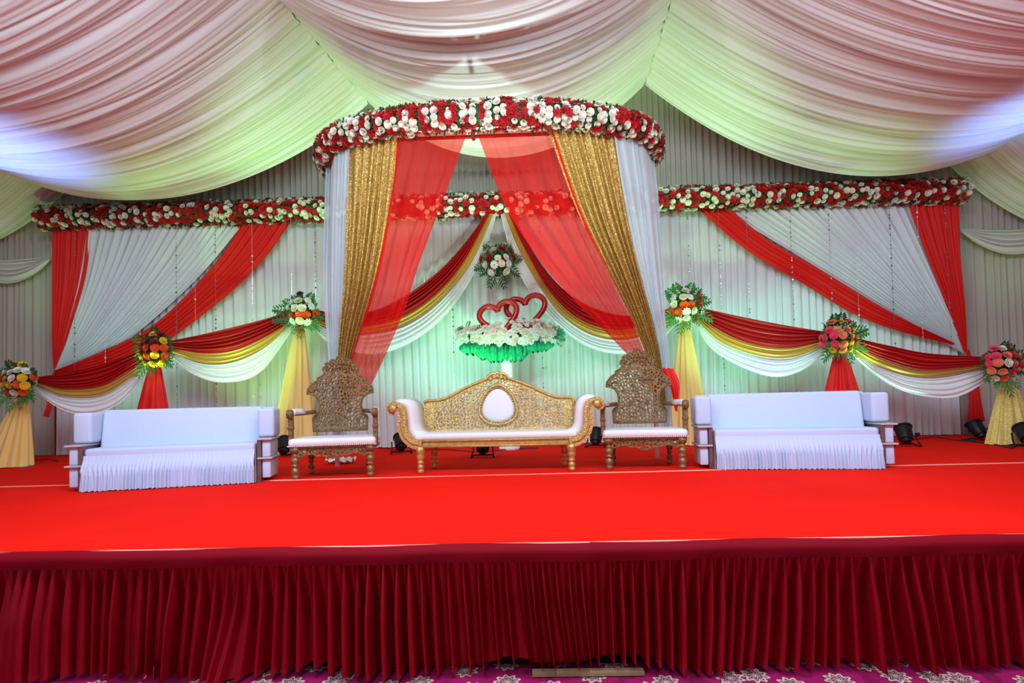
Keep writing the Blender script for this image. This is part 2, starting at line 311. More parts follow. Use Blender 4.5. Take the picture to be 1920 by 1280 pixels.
# ceiling drapes
def swagbay(sf, label, D0, D1, L0, R0, L1, R1, sag, seed, cat='ceiling drape', group='ceiling drapes', fold=.035, na=70, pinch=.35):
    """catenary bay: supports (x,z) at the far end D0 and the near end D1; the folds run from support to support"""
    nr = int(abs(D0-D1)/.0105); r = np.random.default_rng(seed); s = np.linspace(0, 1, nr)
    nf = abs(D0-D1)/.15; f1 = foldfn(nf, 1.0, seed); f2 = foldfn(nf*2.7, 1.2, seed+1); f3 = foldfn(nf*.3, 1.0, seed+2)
    P = []; u = np.linspace(0, 1, na); ng = int(abs(D0-D1)/.17); gp = r.uniform(.01, 1, ng); gw = r.uniform(.0012, .0035, ng); gd = r.uniform(.03, .10, ng); gs_ = r.uniform(-.012, .012, ng)
    for i in range(nr):
        y = CAMY+D0+(D1-D0)*s[i]; l = (L0[0]+(L1[0]-L0[0])*s[i], L0[1]+(L1[1]-L0[1])*s[i]); q = (R0[0]+(R1[0]-R0[0])*s[i], R0[1]+(R1[1]-R0[1])*s[i])
        ss = np.clip(s[i]+(.5/nf)*np.sin(u*4+seed)*np.sin(PI*u), 0, 1)
        rip = fold*(.55*f1(ss)+.22*f2(ss)+1.0*f3(ss)); sg = sag*(1+.03*math.sin(s[i]*9+seed)); gr_ = sum(gd[k]*np.exp(-np.abs((s[i]-gp[k]-gs_[k]*np.sin(u*3+k))/gw[k])**1.3) for k in range(ng) if abs(s[i]-gp[k]) < .03) if ng else 0; rip = rip+gr_
        z = l[1]+(q[1]-l[1])*u-sg*(4*u*(1-u))**(1.0)+rip*(.5+.5*np.sin(PI*u)); x = l[0]+(q[0]-l[0])*u
        P.append([(x[j], y+.06*f1(ss)[j]*0, z[j]) for j in range(na)])
    t = link('ceiling_drape', None); t.location = ((L0[0]+R0[0])/2, CAMY+D0, 0); tag(t, label, cat, group)
    mb = MB(); mb.grid([[(p[0]-t.location[0], p[1]-t.location[1], p[2]) for p in row] for row in P]); mb.build('cloth', M['ceil'], t)
    hem = [P[0][j] for j in range(0, na)]; MB().tube([(p[0]-t.location[0], p[1]-t.location[1], p[2]+.003) for p in hem], .014, 5).build('hem', M['ceil'], t)
DF = 8.8
def at(px, py, D): p = W(px, py, D); return (p.x, p.z)
A1 = at(690, 192, DF); A2 = at(1210, 157, DF); zc = (A1[1]+A2[1])/2
N1 = (A1[0]-1.15, A1[1]-.1); N2 = (A2[0]-.25, A2[1]+.05)
mid = at(890, 296, DF)
swagbay(0, 'pale central ceiling drape sagging above the round flowered canopy', DF, 1.6, A1, A2, N1, N2, (A1[1]+A2[1])/2-mid[1], 21)
OL = at(-150, 215, DF); OR = at(2080, 140, DF)
swagbay(0, 'large left ceiling drape, mauve and blue lit, sagging over the left sofa', DF, 1.6, OL, A1, (OL[0]-1, OL[1]), N1, 1.62, 24)
swagbay(0, 'large right ceiling drape, blue lit at its edge, sagging over the right sofa', DF, 1.6, A2, OR, N2, (OR[0]+.6, OR[1]), 1.58, 28)
B1 = at(150, 325, 9.5); B2 = at(-420, 330, 9.5)
swagbay(0, 'green lit ceiling drape behind the large one at the far left', 9.55, 8.3, B2, B1, (B2[0], B2[1]+.1), (B1[0]+.0, B1[1]+.1), 1.55, 31, fold=.025)
B3 = at(1778, 300, 9.5); B4 = at(2300, 300, 9.5)
swagbay(0, 'green lit ceiling drape behind the large one at the far right', 9.55, 8.3, B3, B4, (B3[0], B3[1]+.1), (B4[0], B4[1]+.1), 1.25, 33, fold=.025)
# pelmet swags on the outer wall
def pelmet(pa, pb, sag, hgt, label):
    a = W(*pa, 9.62); b = W(*pb, 9.62); T = []; Bm = []
    for i in range(9):
        u = i/8; p = a.lerp(b, u); T.append(p+Vector((0, 0, -.1*sag*4*u*(1-u)))); Bm.append(p+Vector((0, -.05, -.07-(sag+.0)*4*u*(1-u))))
    t = empty('wall_swag', label, 'wall swag', tuple(a), 0, 'pale swags on the outer wall')
    m = loft([q-a for q in T], [q-a for q in Bm], 6, .045, 30, 5); m.build('cloth', M['sidewall'], t)
pelmet((-60, 485), (97, 482), .42, 0, 'pale cream wall swag left of the left red drape')
pelmet((1800, 430), (1990, 424), .42, 0, 'pale cream wall swag right of the right red drape')

# ------------------------------------------------------------------ backdrop curtain
xa = WX(97, 9.5); xb = WX(1808, 9.5); zg = W(940, 385, 9.4).z
t = empty('backdrop_curtain', 'long pleated white backdrop curtain hanging below the straight flower garland', 'curtain', ((xa+xb)/2, CAMY+9.55, ST))
m = pleatwall(xa, xb, 0, ST+.01, zg+.1, .15, .05, 8, rows=14); m.v = [(p[0]-(xa+xb)/2, p[1], p[2]-ST) for p in m.v]; m.build('cloth', M['back'], t)
MB().tube([(xa-(xa+xb)/2, .02, zg+.12-ST), (xb-(xa+xb)/2, .02, zg+.12-ST)], .025).build('rail', M['frame'], t)
for x in (xa, xb): MB().tube([(x-(xa+xb)/2, .05, 0), (x-(xa+xb)/2, .05, zg+.12-ST)], .03).build('post', M['frame'], t)

def drape(name, label, cat, EA, EB, D, nf, amp, m, nv=30, seed=1, group=None, parts=None, part='cloth', parent=None):
    """edges in measured photo points, D is a number, a list per point or a function of the column"""
    def cv(E):
        out = []
        for i, e in enumerate(E):
            d = D(e[0]) if callable(D) else (D[i] if isinstance(D, (list, tuple)) else D)
            out.append(W(e[0], e[1], e[2] if len(e) > 2 else d))
        return out
    a = cv(EA); b = cv(EB)
    if parent is None:
        o = a[0].copy(); t = empty(name, label, cat, tuple(o), 0, group)
    else: t = parent; o = parent.location.copy()
    loft([q-o for q in a], [q-o for q in b], nf, amp, nv, seed).build(part, m, t)
    return t
Dd = 9.38
G = 'diagonal drapes on the side panels of the backdrop'
drape('red_drape', 'red drape gathered to a point at the left end of the backdrop', 'drape', [(97, 425), (97, 520), (98, 620), (100, 690)], [(172, 425), (160, 520), (130, 620), (104, 690)], Dd, 9, .03, M['red'], seed=41, group=G)
drape('red_drape', 'red drape gathered to a point at the right end of the backdrop', 'drape', [(1700, 370), (1735, 470), (1775, 570), (1808, 660)], [(1797, 368), (1802, 470), (1809, 570), (1814, 660)], Dd, 9, .03, M['red'], seed=42, group=G)
drape('white_drape', 'fan of white cloth between the red drapes on the left panel', 'drape', [(165, 425), (148, 530), (120, 640), (103, 692)], [(460, 415), (360, 530), (215, 655), (106, 700)], Dd+.03, 20, .04, M['wdiag'], seed=43, group=G)
drape('white_drape', 'fan of white cloth between the red drapes on the right panel', 'drape', [(1340, 385), (1500, 480), (1680, 590), (1806, 662)], [(1706, 370), (1740, 470), (1780, 580), (1812, 660)], Dd+.03, 20, .04, M['wdiag'], seed=44, group=G)
drape('red_drape', 'red drape sweeping diagonally down to the left behind the orange bouquet', 'drape', [(458, 412), (395, 500), (290, 605), (180, 662), (101, 694)], [(552, 406), (490, 490), (395, 578), (230, 690), (101, 706)], Dd-.02, 7, .03, M['red'], nv=40, seed=45, group=G)
drape('red_drape', 'narrow red drape sweeping diagonally down to the right across the right panel', 'drape', [(1365, 388), (1440, 448), (1540, 505), (1650, 572), (1725, 612), (1790, 643)], [(1305, 388), (1400, 468), (1500, 528), (1600, 588), (1690, 622), (1788, 646)], Dd-.02, 6, .03, M['red'], nv=40, seed=46, group=G)
drape('red_tail', 'red cloth tail hanging below the swags at the left end', 'drape', [(98, 700, Dd), (92, 740, Dd-.1), (80, 780, Dd-.2)], [(104, 700, Dd), (104, 740, Dd-.1), (92, 782, Dd-.2)], Dd, 3, .02, M['red'], seed=47)
drape('red_tail', 'red cloth tail reaching the floor beside the right end swag', 'drape', [(1812, 655, Dd), (1818, 720, Dd), (1815, 790, Dd)], [(1818, 655, Dd), (1835, 720, Dd), (1848, 790, Dd)], Dd, 4, .02, M['red'], seed=48)

# ------------------------------------------------------------------ flowers
def petal(mb, a, r0, r1, w, z0, z1, zm, pointy=False):
    ca, sa = math.cos(a), math.sin(a); e = lambda r, t, z: (r*ca-t*sa, r*sa+t*ca, z)
    rm = r0+(r1-r0)*.55
    if pointy: mb.add([e(r0, 0, z0), e(rm, w/2, zm), e(r1, 0, z1), e(rm, -w/2, zm)], [(0, 3, 2), (0, 2, 1)])
    else:
        re = r0+(r1-r0)*.92
        mb.add([e(r0, w*.2, z0), e(r0, -w*.2, z0), e(rm, -w/2, zm), e(rm, w/2, zm), e(re, -w*.35, z1), e(re, w*.35, z1)], [(0, 1, 2, 3), (3, 2, 4, 5)])
def rose():                                            # unit radius, faces +z
    mb = MB()
    for n, r0, r1, z0, zm, z1, wd, off in ((6, .1, 1.0, 0, .18, .28, .95, 0), (5, .1, .74, .15, .42, .55, .8, .5), (4, .05, .46, .3, .62, .72, .6, .2)):
        for k in range(n): petal(mb, 2*PI*k/n+off, r0, r1, wd, z0, z1, zm)
    mb.ball((0, 0, .52), .24, 6, 4); return mb
def star():
    mb = MB()
    for k in range(8): petal(mb, 2*PI*k/8, .05, 1.05+.15*(k % 2), .55, .05, .12, .25, True)
    for k in range(6): petal(mb, 2*PI*k/6+.3, .05, .7, .42, .2, .5, .42, True)
    mb.ball((0, 0, .3), .12, 5, 3); return mb
def daisy(): 
    mb = MB()
    for n, r0, r1, z0, zm, z1, off in ((10, .15, 1.0, .1, .28, .2, 0), (9, .12, .8, .2, .42, .42, .2), (7, .1, .55, .25, .55, .62, .1)):
        for k in range(n): petal(mb, 2*PI*k/n+off, r0, r1, .42*r1, z0, z1, zm)
    return mb
FM = {}
def fmesh(kind):
    if kind not in FM:
        base = {'r': star, 'R': rose, 'w': rose, 'd': daisy}.get(kind, rose)()
        m = {'R': 'f_r', 'd': 'f_d'}.get(kind, 'f_'+kind)
        FM[kind] = (base.mesh({'w': 'white_rose', 'r': 'red_bloom'}.get(kind, 'bloom'), M[m]), base)
    return FM[kind]
FN = {'w': 'white_rose', 'r': 'red_flower', 'R': 'red_rose', 'o': 'orange_rose', 'y': 'yellow_rose', 'p': 'pink_rose', 'c': 'coral_rose', 'm': 'maroon_rose', 'd': 'white_daisy'}
def qz(n, spin): return Vector((0, 0, 1)).rotation_difference(Vector(n).normalized()) @ Quaternion((0, 0, 1), spin)
def flower(kind, p, n, size, parent):
    o = link(FN[kind], fmesh(kind)[0], parent); o.location = p; o.rotation_mode = 'QUATERNION'; o.rotation_quaternion = qz(n, random.uniform(0, 6)); o.scale = (size,)*3
    return o
def bake(kind, p, n, size, mb):
    q = qz(n, random.uniform(0, 6)); b = fmesh(kind)[1]; mb.add([Vector(p)+(q @ Vector(v))*size for v in b.v], b.f)
def leafblade(mb, p, d, L, wd, droop=.2):
    d = Vector(d).normalized(); s = d.cross(Vector((0, 0, 1))); s = s.normalized() if s.length > .05 else Vector((1, 0, 0)); p = Vector(p); g = Vector((0, 0, -1))
    a = p+d*L*.45+Vector((0, 0, L*.04)); e = p+d*L+g*L*droop
    mb.add([p, a+s*wd/2, e, a-s*wd/2], [(0, 1, 2), (0, 2, 3)])
def frond(p, d, L, droop=.35, n=8):                    # palm frond: midrib with leaflets
    mb = MB(); d = Vector(d).normalized(); p = Vector(p); side = d.cross(Vector((0, -1, 0))); side = side.normalized() if side.length > .1 else Vector((1, 0, 0)); pts = []
    for i in range(n+1): t = i/n; pts.append(p+d*L*t+Vector((0, -.1*L*t, -droop*L*t*t)))
    mb.tube(pts, L*.012, 4)
    for i in range(1, n+1):
        for s in (-1, 1):
            l = L*.36*math.sin(PI*(.15+.8*i/(n+1))); a = pts[i]; dd = (side*s+d*.8).normalized()
            mb.add([a, a+dd*l*.5+d*L*.07, a+dd*l+Vector((0, 0, -l*.25)), a+dd*l*.5-d*L*.07], [(0, 1, 2), (0, 2, 3)])
    return mb
def tube_garland(root, path, rad, step, rows, size, lim, seed):
    """flowers set around a padded roll; beyond lim of a kind the rest is one mesh"""
    random.seed(seed); path = crv(path, 200); d = np.r_[0, np.cumsum(np.linalg.norm(np.diff(path, axis=0), axis=1))]; L = d[-1]; n = int(L/step)
    o = root.location; MB().tube([Vector(p)-o for p in path[::4]], rad*.86, 10).build('moss_roll', M['leaf'], root)
    spots = []; lf = MB()
    for i in range(n+1):
        t = (i+random.uniform(-.3, .3))/n*L; t = min(max(t, 0), L)
        p = Vector([np.interp(t, d, path[:, k]) for k in range(3)]); q = Vector([np.interp(min(t+.05, L), d, path[:, k]) for k in range(3)]); q0 = Vector([np.interp(max(t-.05, 0), d, path[:, k]) for k in range(3)])
        tg = (q-q0).normalized(); out = (C0-p); out -= tg*out.dot(tg); out.normalize(); upv = tg.cross(out)
        for r in range(rows):
            a = -1.5+3.0*(r+.5*(i % 2)+random.uniform(-.25, .25))/(rows-.5); nn = (out*math.cos(a)+upv*math.sin(a)+tg*random.uniform(-.35, .35)).normalized()
            k = 'w' if random.random() < .5 else 'r'; rr = rad*random.uniform(.9, 1.12)
            spots.append((k, p+(out*math.cos(a)+upv*math.sin(a))*rr-o, nn, size*random.uniform(.8, 1.15)*(.92 if k == 'w' else 1.12), abs(a)))
            for _ in range(2):
                b = random.uniform(-1.9, 1.9); bb = out*math.cos(b)+upv*math.sin(b); leafblade(lf, p+bb*rad*.95-o+tg*random.uniform(-.05, .05), bb+tg*random.uniform(-1, 1)+Vector((0, 0, random.uniform(-.3, .5))), size*random.uniform(1.0, 1.6), size*.6)
    for k in 'wr':
        S = [s for s in spots if s[0] == k]; S.sort(key=lambda s: s[4]); rest = MB()
        for j, s in enumerate(S):
            if j < lim: flower(k, s[1], s[2], s[3], root)
            else: bake(k, s[1], s[2], s[3], rest)
        if rest.v: tag(rest.build(FN[k]+'_edge', M['f_'+k], root), kind='stuff')
    tag(lf.build('leaves', M['leaf'], root, False), kind='stuff')
# straight garland on the backdrop
ga = W(82, 409, 9.3); gb = W(1802, 357, 9.3)
gr = empty('flower_garland', 'long straight garland of red and white flowers along the top of the backdrop', 'garland', tuple(ga))
tube_garland(gr, [ga, ga.lerp(gb, .3), ga.lerp(gb, .6), gb], .185, .086, 6, .058, 298, 5)

# ------------------------------------------------------------------ round canopy
ZC = CAMZ+3.20; RX0 = (WX(602, 6.7, ZC)+WX(1231, 6.7, ZC))/2; RA = (WX(1231, 6.7, ZC)-WX(602, 6.7, ZC))/2
def ringp(t, z=ZC, k=1.0):
    c, s = math.cos(t), math.sin(t); e = 2/2.5
    return Vector((RX0+RA*k*math.copysign(abs(c)**e, c), CAMY+7.15-1.25*k*abs(s)**e, z))
TT = np.linspace(PI-.02, .02, 60); RING = [ringp(a) for a in TT]; RPX = [PX(p)[0] for p in RING]
def ring_at(px, dz=-.12, k=.95):
    i = int(np.argmin([abs(q-px) for q in RPX])); p = ringp(TT[i], ZC, k)
    D = p.y-CAMY; return Vector((WX(px, D, ZC), p.y, ZC+dz))
cn = empty('canopy', 'round fronted canopy frame of red tubes standing over the gilt sofa', 'canopy', (RX0, CAMY+7.15, ST)); co = cn.location
MB().tube([p-co for p in RING], .03, 6).build('hoop', M['frame'], cn)
la, lb = RING[0], RING[-1]
xm = WX(884, 6.1, ZC)
MB().tube([Vector((xm, ringp(PI/2).y, ZC-.06))-co, Vector((xm, CAMY+6.34, ZC-.05))-co], .025, 6).build('roof_bar', M['frame'], cn)
yb = CAMY+6.32; MB().tube([Vector((WX(690, 6.32, ZC), yb, ZC-.03))-co, Vector((WX(1085, 6.32, ZC), yb, ZC-.03))-co], .022, 6).build('roof_bar', M['frame'], cn)
for sx in (-1, 1):
    for D in (6.95,):
        x = RX0+sx*(RA-.06); MB().tube([Vector((x, CAMY+D, ST))-co, Vector((x, CAMY+D, ZC))-co], .03, 8).build('post', M['white'], cn)
rg = empty('canopy_garland', 'thick curved garland of red and white flowers on the canopy rim', 'garland', (RX0, CAMY+7.15, ZC))
tube_garland(rg, RING, .14, .074, 7, .049, 290, 9)

# curtains of the canopy
def curtain(label, topx, EA, EB, mt, nf, amp, seed, name, Db=6.78, k=.93, group='curtains of the round canopy', D_mid=None):
    n = len(EA); ta = ring_at(topx[0], k=k); tb = ring_at(topx[1], k=k); Ea = [ta]; Eb = [tb]
    # the top hem follows the hoop
    for j in range(n):
        s = 1-(1-(j+1)/n)**1.7; Ea.append(W(*EA[j], (ta.y-CAMY)*(1-s)+Db*s)); Eb.append(W(*EB[j], (tb.y-CAMY)*(1-s)+Db*s))
    t = empty(name, label, 'curtain', tuple(ta), 0, group); nv = 44; A = crv(Ea, nv); B = crv(Eb, nv); nu = int(nf*9); u = np.linspace(0, 1, nu); fo = foldfn(nf, .8, seed)
    tops = [ring_at(topx[0]+(topx[1]-topx[0])*q, k=k) for q in u]; off0 = [np.array(tops[j])-(A[0]+(B[0]-A[0])*u[j]) for j in range(nu)]
    off0 = np.array(off0); ker = np.ones(9)/9
    for c in range(3): off0[:, c] = np.convolve(np.pad(off0[:, c], 4, mode='edge'), ker, 'valid')
    rows = []; r = np.random.default_rng(seed)
    for i in range(nv):
        s = i/(nv-1); wv = B[i]-A[i]; wd = np.linalg.norm(wv); am = min(amp, 1.0*wd/nf+.004); o = am*fo(np.clip(u+.25/nf*np.sin(seed+s*3+u*7), 0, 1))
        o = o*min(1, .5+s*2)
        rows.append([tuple(A[i]+wv*u[j]+off0[j]*(1-s)**1.5+np.array((0, -o[j], 0))-np.array(ta)) for j in range(nu)])
    mb = MB(); mb.grid(rows); mb.build('cloth', mt, t); return t
curtain('white sheer curtain at the left side of the round canopy', (611, 655), [(608, 420), (607, 540), (613, 640), (620, 740), (622, 845)], [(652, 420), (650, 540), (645, 640), (645, 740), (652, 845)], M['wsheer'], 6, .03, 51, 'white_curtain', 7.02, .97)
curtain('white sheer curtain at the right side of the round canopy', (1150, 1226), [(1175, 400), (1205, 540), (1232, 640), (1243, 740), (1246, 835)], [(1237, 400), (1245, 540), (1251, 640), (1257, 740), (1264, 835)], M['wsheer'], 7, .03, 52, 'white_curtain', 7.02, .97)
curtain('glittering gold sequin curtain left of the canopy opening', (652, 750), [(650, 420), (645, 540), (637, 620), (634, 690), (640, 760)], [(728, 420), (702, 540), (676, 620), (657, 690), (655, 760)], M['seq'], 7, .05, 53, 'gold_curtain', 6.9)
curtain('glittering gold sequin curtain right of the canopy opening', (1026, 1152), [(1085, 400), (1140, 510), (1185, 600), (1216, 680), (1232, 760)], [(1176, 400), (1203, 520), (1226, 610), (1241, 680), (1250, 760)], M['seq'], 9, .05, 54, 'gold_curtain', 6.9)
curtain('transparent red curtain drawn to the left side of the canopy', (742, 876), [(722, 400), (700, 520), (676, 610), (652, 690), (650, 740)], [(828, 380), (787, 490), (755, 590), (704, 706), (680, 745)], M['rsheer'], 5, .05, 55, 'red_sheer_curtain', 6.85)
curtain('transparent red curtain drawn to the right side of the canopy', (892, 1036), [(948, 385), (1012, 485), (1075, 560), (1184, 672), (1222, 735)], [(1085, 385), (1140, 510), (1184, 600), (1212, 668), (1240, 735)], M['rsheer'], 5, .05, 56, 'red_sheer_curtain', 6.85)
drape('red_tail', 'red cloth tail of the canopy curtain beside the right throne', 'drape', [(1240, 690, 6.8), (1258, 730, 6.7), (1266, 770, 6.7)], [(1262, 690, 6.8), (1274, 720, 6.7), (1270, 772, 6.7)], 6.7, 3, .02, M['red'], seed=57)

# ------------------------------------------------------------------ swag chain, draped stands, bouquets
XS = [40, 293, 565, 930, 945, 1285, 1570, 1873]; DS = [7.75, 8.3, 8.85, 9.2, 9.2, 8.85, 8.3, 7.75]
Dx = lambda x: float(np.interp(x, XS, DS))
def swag(label, rt_, rb, gb_, wb, seed):
    t = empty('swag', label, 'swag', tuple(W(rt_[0][0], rt_[0][1], Dx(rt_[0][0]))), 0, 'red gold and white swags in front of the backdrop')
    mk = lambda E, dd: [(e[0], e[1], Dx(e[0])+dd) for e in E]
    drape('', '', '', mk(rt_, 0), mk(rb, -.03), 8, 6, .05, M['maroon'], 34, seed, part='maroon_layer', parent=t)
    drape('', '', '', mk(rb, .0), mk(gb_, -.01), 8, 3, .02, M['gold'], 34, seed+1, part='gold_layer', parent=t)
    drape('', '', '', mk(gb_, .04), mk(wb, .02), 8, 5, .03, M['white'], 34, seed+2, part='white_layer', parent=t)
swag('red gold and white swag at the far left, below the left red drape', [(70, 706), (115, 700), (180, 686), (240, 664), (285, 645)], [(70, 716), (120, 728), (190, 722), (245, 692), (285, 660)], [(70, 722), (120, 742), (190, 740), (245, 708), (285, 668)], [(62, 728), (105, 762), (160, 777), (225, 755), (288, 680)], 61)
swag('red gold and white swag between the orange bouquet and the red and white one', [(315, 640), (400, 622), (480, 602), (552, 580)], [(315, 652), (380, 662), (440, 657), (500, 630), (552, 596)], [(315, 658), (380, 680), (440, 676), (500, 648), (552, 602)], [(315, 665), (365, 703), (425, 717), (490, 696), (553, 610)], 64)
swag('red gold and white swag rising from the left to the garland centre', [(575, 575), (640, 588), (700, 580), (760, 552), (820, 508), (870, 455), (912, 400)], [(575, 590), (640, 612), (700, 608), (760, 590), (820, 548), (870, 490), (918, 400)], [(575, 598), (640, 624), (700, 622), (760, 607), (820, 566), (880, 496), (925, 400)], [(575, 605), (620, 645), (690, 664), (750, 652), (810, 615), (860, 560), (905, 480), (932, 400)], 67)
swag('red gold and white swag falling from the garland centre to the right', [(962, 400), (990, 455), (1035, 520), (1085, 562), (1140, 585), (1200, 590), (1275, 572)], [(954, 400), (985, 468), (1030, 545), (1080, 594), (1140, 617), (1200, 612), (1275, 586)], [(946, 400), (975, 470), (1015, 540), (1060, 596), (1120, 630), (1190, 632), (1275, 594)], [(938, 400), (960, 480), (1000, 560), (1050, 615), (1105, 652), (1165, 664), (1225, 650), (1275, 600)], 70)
swag('red gold and white swag between the red and white bouquet and the pink one', [(1300, 572), (1380, 590), (1460, 606), (1558, 622)], [(1300, 586), (1360, 625), (1420, 646), (1485, 650), (1558, 634)], [(1300, 592), (1350, 640), (1420, 666), (1485, 670), (1558, 642)], [(1298, 598), (1335, 655), (1400, 692), (1460, 706), (1515, 688), (1560, 648)], 73)
swag('red gold and white swag at the far right, from the pink bouquet outwards', [(1585, 628), (1660, 645), (1740, 661), (1858, 670)], [(1585, 640), (1660, 674), (1740, 694), (1858, 682)], [(1585, 646), (1650, 687), (1740, 706), (1858, 688)], [(1585, 652), (1640, 702), (1700, 735), (1780, 746), (1835, 724), (1862, 695)], 76)
def cone(label, px, ytop, lx, rx, yb, D, mt, seed, wtop=.05, nf=11):
    top = W(px, ytop, D); bz = ST; xl = WX(lx, D); xr = WX(rx, D); cxb = (xl+xr)/2; rb = (xr-xl)/2
    t = empty('draped_stand', label, 'draped stand', (top.x, top.y, ST), 0, 'cloth draped flower stands')
    H = top.z-ST; fo = foldfn(nf, .8, seed); nu = nf*9; rows = []; a = np.linspace(0, 1, nu)
    f = fo(a); f[-1] = f[0]
    for i in range(24):
        s = i/23; rr = wtop+(rb-wtop)*(s**.85); cx = (cxb-top.x)*s; z = H*(1-s)+.01
        rows.append([(cx+rr*(1+.16*f[j])*math.cos(2*PI*a[j]+1.6), rr*(.7+.12*f[j])*math.sin(2*PI*a[j]+1.6), z) for j in range(nu)])
    mb = MB(); mb.grid(rows); mb.build('cloth', mt, t)
    MB().tube([(0, 0, 0), (0, 0, H+.08)], .018, 8).lathe([(.13, 0), (.13, .012), (.03, .02)]).build('pole', M['pole'], t)
CG = [('pale gold cloth covered flower stand at the far left edge', 42, 742, -28, 52, 'cream'), ('red cloth covered flower stand behind the left sofa', 291, 675, 243, 322, 'red'), ('pale gold cloth covered flower stand beside the left throne', 562, 605, 512, 590, 'cream'),
      ('pale gold cloth covered flower stand beside the right throne', 1283, 600, 1255, 1335, 'cream'), ('red cloth covered flower stand behind the right sofa', 1575, 655, 1535, 1632, 'red'), ('yellow sequin cloth covered flower stand at the far right edge', 1890, 705, 1856, 1935, 'yseq')]
for i, (lb_, px, yt, lx, rx, mk) in enumerate(CG):
    cone(lb_, px, yt, lx, rx, 0, Dx(px)+.02, M[mk], 80+i)
def bouquet(label, px, py, D, rows, seed, R=34, under='leaf2', name='bouquet'):
    random.seed(seed); c = W(px, py, D); s = D/1000
    t = empty(name, label, 'bouquet', tuple(c), 0, 'bouquets on the backdrop')
    MB().ball((0, .05, 0), .11, 10, 6, (1, .7, 1)).build('moss_core', M['leaf'], t)
    nr = len(rows)
    for i, row in enumerate(rows):
        m = len(row)
        for j, k in enumerate(row):
            if k == ' ': continue
            x = (j-(m-1)/2)*14*s+random.uniform(-2, 2)*s; z = ((nr-1)/2-i)*13*s+random.uniform(-2, 2)*s; q = (x*x+z*z)/(34*s)**2
            y = -.13+.10*q; flower(k, (x, y, z), Vector((x*1.6, -.22, z*1.2+.02)), random.uniform(7.4, 9.0)*s, t)
    for k in range(13):
        a = 2*PI*k/13+random.uniform(-.2, .2); d = Vector((math.cos(a), -.25, math.sin(a)+.15)); L = R*s*random.uniform(1.0, 1.4)
        frond((0, .02, 0), d, L, .12 if d.z > 0 else .25).build('palm_frond', M['leaf'] if d.z > -.2 else M[under], t, False)
    lf = MB()
    for k in range(110):
        a = random.uniform(0, 2*PI); r = random.uniform(.3, .95)*R*s; d = Vector((math.cos(a), random.uniform(-1, -.1), math.sin(a)))
        leafblade(lf, (r*math.cos(a), -.06*(1-r/(R*s)), r*math.sin(a)), d, random.uniform(.06, .11), .03)
    tag(lf.build('leaves', M[under] if k % 2 else M['leaf'], t, False), kind='stuff')
    return t
bouquet('bouquet of white, yellow and orange flowers at the far left edge', 40, 716, 7.55, ['yy', 'wwww', 'oywyo', 'yyoy', 'owo', 'w'], 1)
bouquet('bouquet of orange and yellow flowers on the red stand at left', 293, 655, 8.12, ['oym', 'ommy', 'oooo', 'yoyo', 'yyy'], 2)
bouquet('bouquet of white daisies with a red row beside the left throne', 566, 585, 8.68, ['m', 'dwd', 'dwwd', 'ooooo', 'dwd', 'o'], 3)
bouquet('bouquet of white daisies with a slanting red row beside the right throne', 1284, 572, 8.68, ['w', 'dwdo', 'wooo', 'oodwd', 'dwo'], 4)
bouquet('bouquet of pink, coral and yellow roses on the red stand at right', 1571, 632, 8.12, ['cyc', 'pccy', 'ppccc', 'ppcyc', 'ycy'], 5)
bouquet('bouquet of coral roses round a white one at the far right edge', 1873, 682, 7.55, ['pwc', 'ppcpc', 'pcwcp', 'ccpc', 'wcw'], 6)
bouquet('small hanging bouquet of white daisies and red flowers above the hearts', 934, 492, 9.22, ['d d', 'dwRR', 'RRddR', 'wdwd', 'd w', 'w'], 7, R=31, under='leaf', name='hanging_bouquet')

# heart arrangement
HD = 8.75; hc = W(950, 628, HD)
fs = empty('flower_arrangement', 'white flower arrangement over green tulle on a white column behind the sofa', 'flower arrangement', (hc.x, hc.y, ST)); fo_ = Vector((hc.x, hc.y, ST)); s = HD/1000; random.seed(3)
zc_ = hc.z-ST
MB().lathe([(.17, 0), (.17, .04), (.12, .08), (.10, .4), (.095, zc_*.7), (.13, zc_-.2), (.14, zc_-.12)], None, 20).build('column', M['white'], fs)
MB().ball((0, 0, -.02), .1, 14, 6, (6.8, 2.2, 1.5)).build('moss_core', M['leaf'], fs).location = (0, 0, zc_)
for k in range(230):
    x = random.uniform(-1, 1); v = random.uniform(-1, 1); top = (.17+.08*(x > .05))*(1-.45*x*x); bot = .26*(1-.5*x*x)*(.8+.2*x)
    z = v*top if v > 0 else v*bot; dep = .34*math.sqrt(max(0, 1-x*x*.9))*math.sqrt(max(0, 1-.8*v*v)); x *= .80
    if k % 5 == 0: dep = -dep
    flower('d' if k % 3 else 'w', (x, -dep, zc_+z), Vector((x*.6, -.5 if dep > 0 else .3, z*2+.25)), random.uniform(.05, .07), fs)
for x0, z0, nn in ((-.66, .13, 6), (-.40, .10, 4), (.12, -.03, 3), (.58, .1, 6), (.78, .02, 4)):
    for k in range(nn): frond((x0, -.12, zc_+z0-.02), (random.uniform(-1, 1), -.4, random.uniform(0, 1)), random.uniform(.1, .17), .1, 6).build('fern_leaf', M['leaf'], fs, False)
for k in range(5): frond((.72, -.05, zc_-.02), (1, -.2, random.uniform(-1.1, .5)), .22, .2, 7).build('fern_leaf', M['tulle'], fs, False)
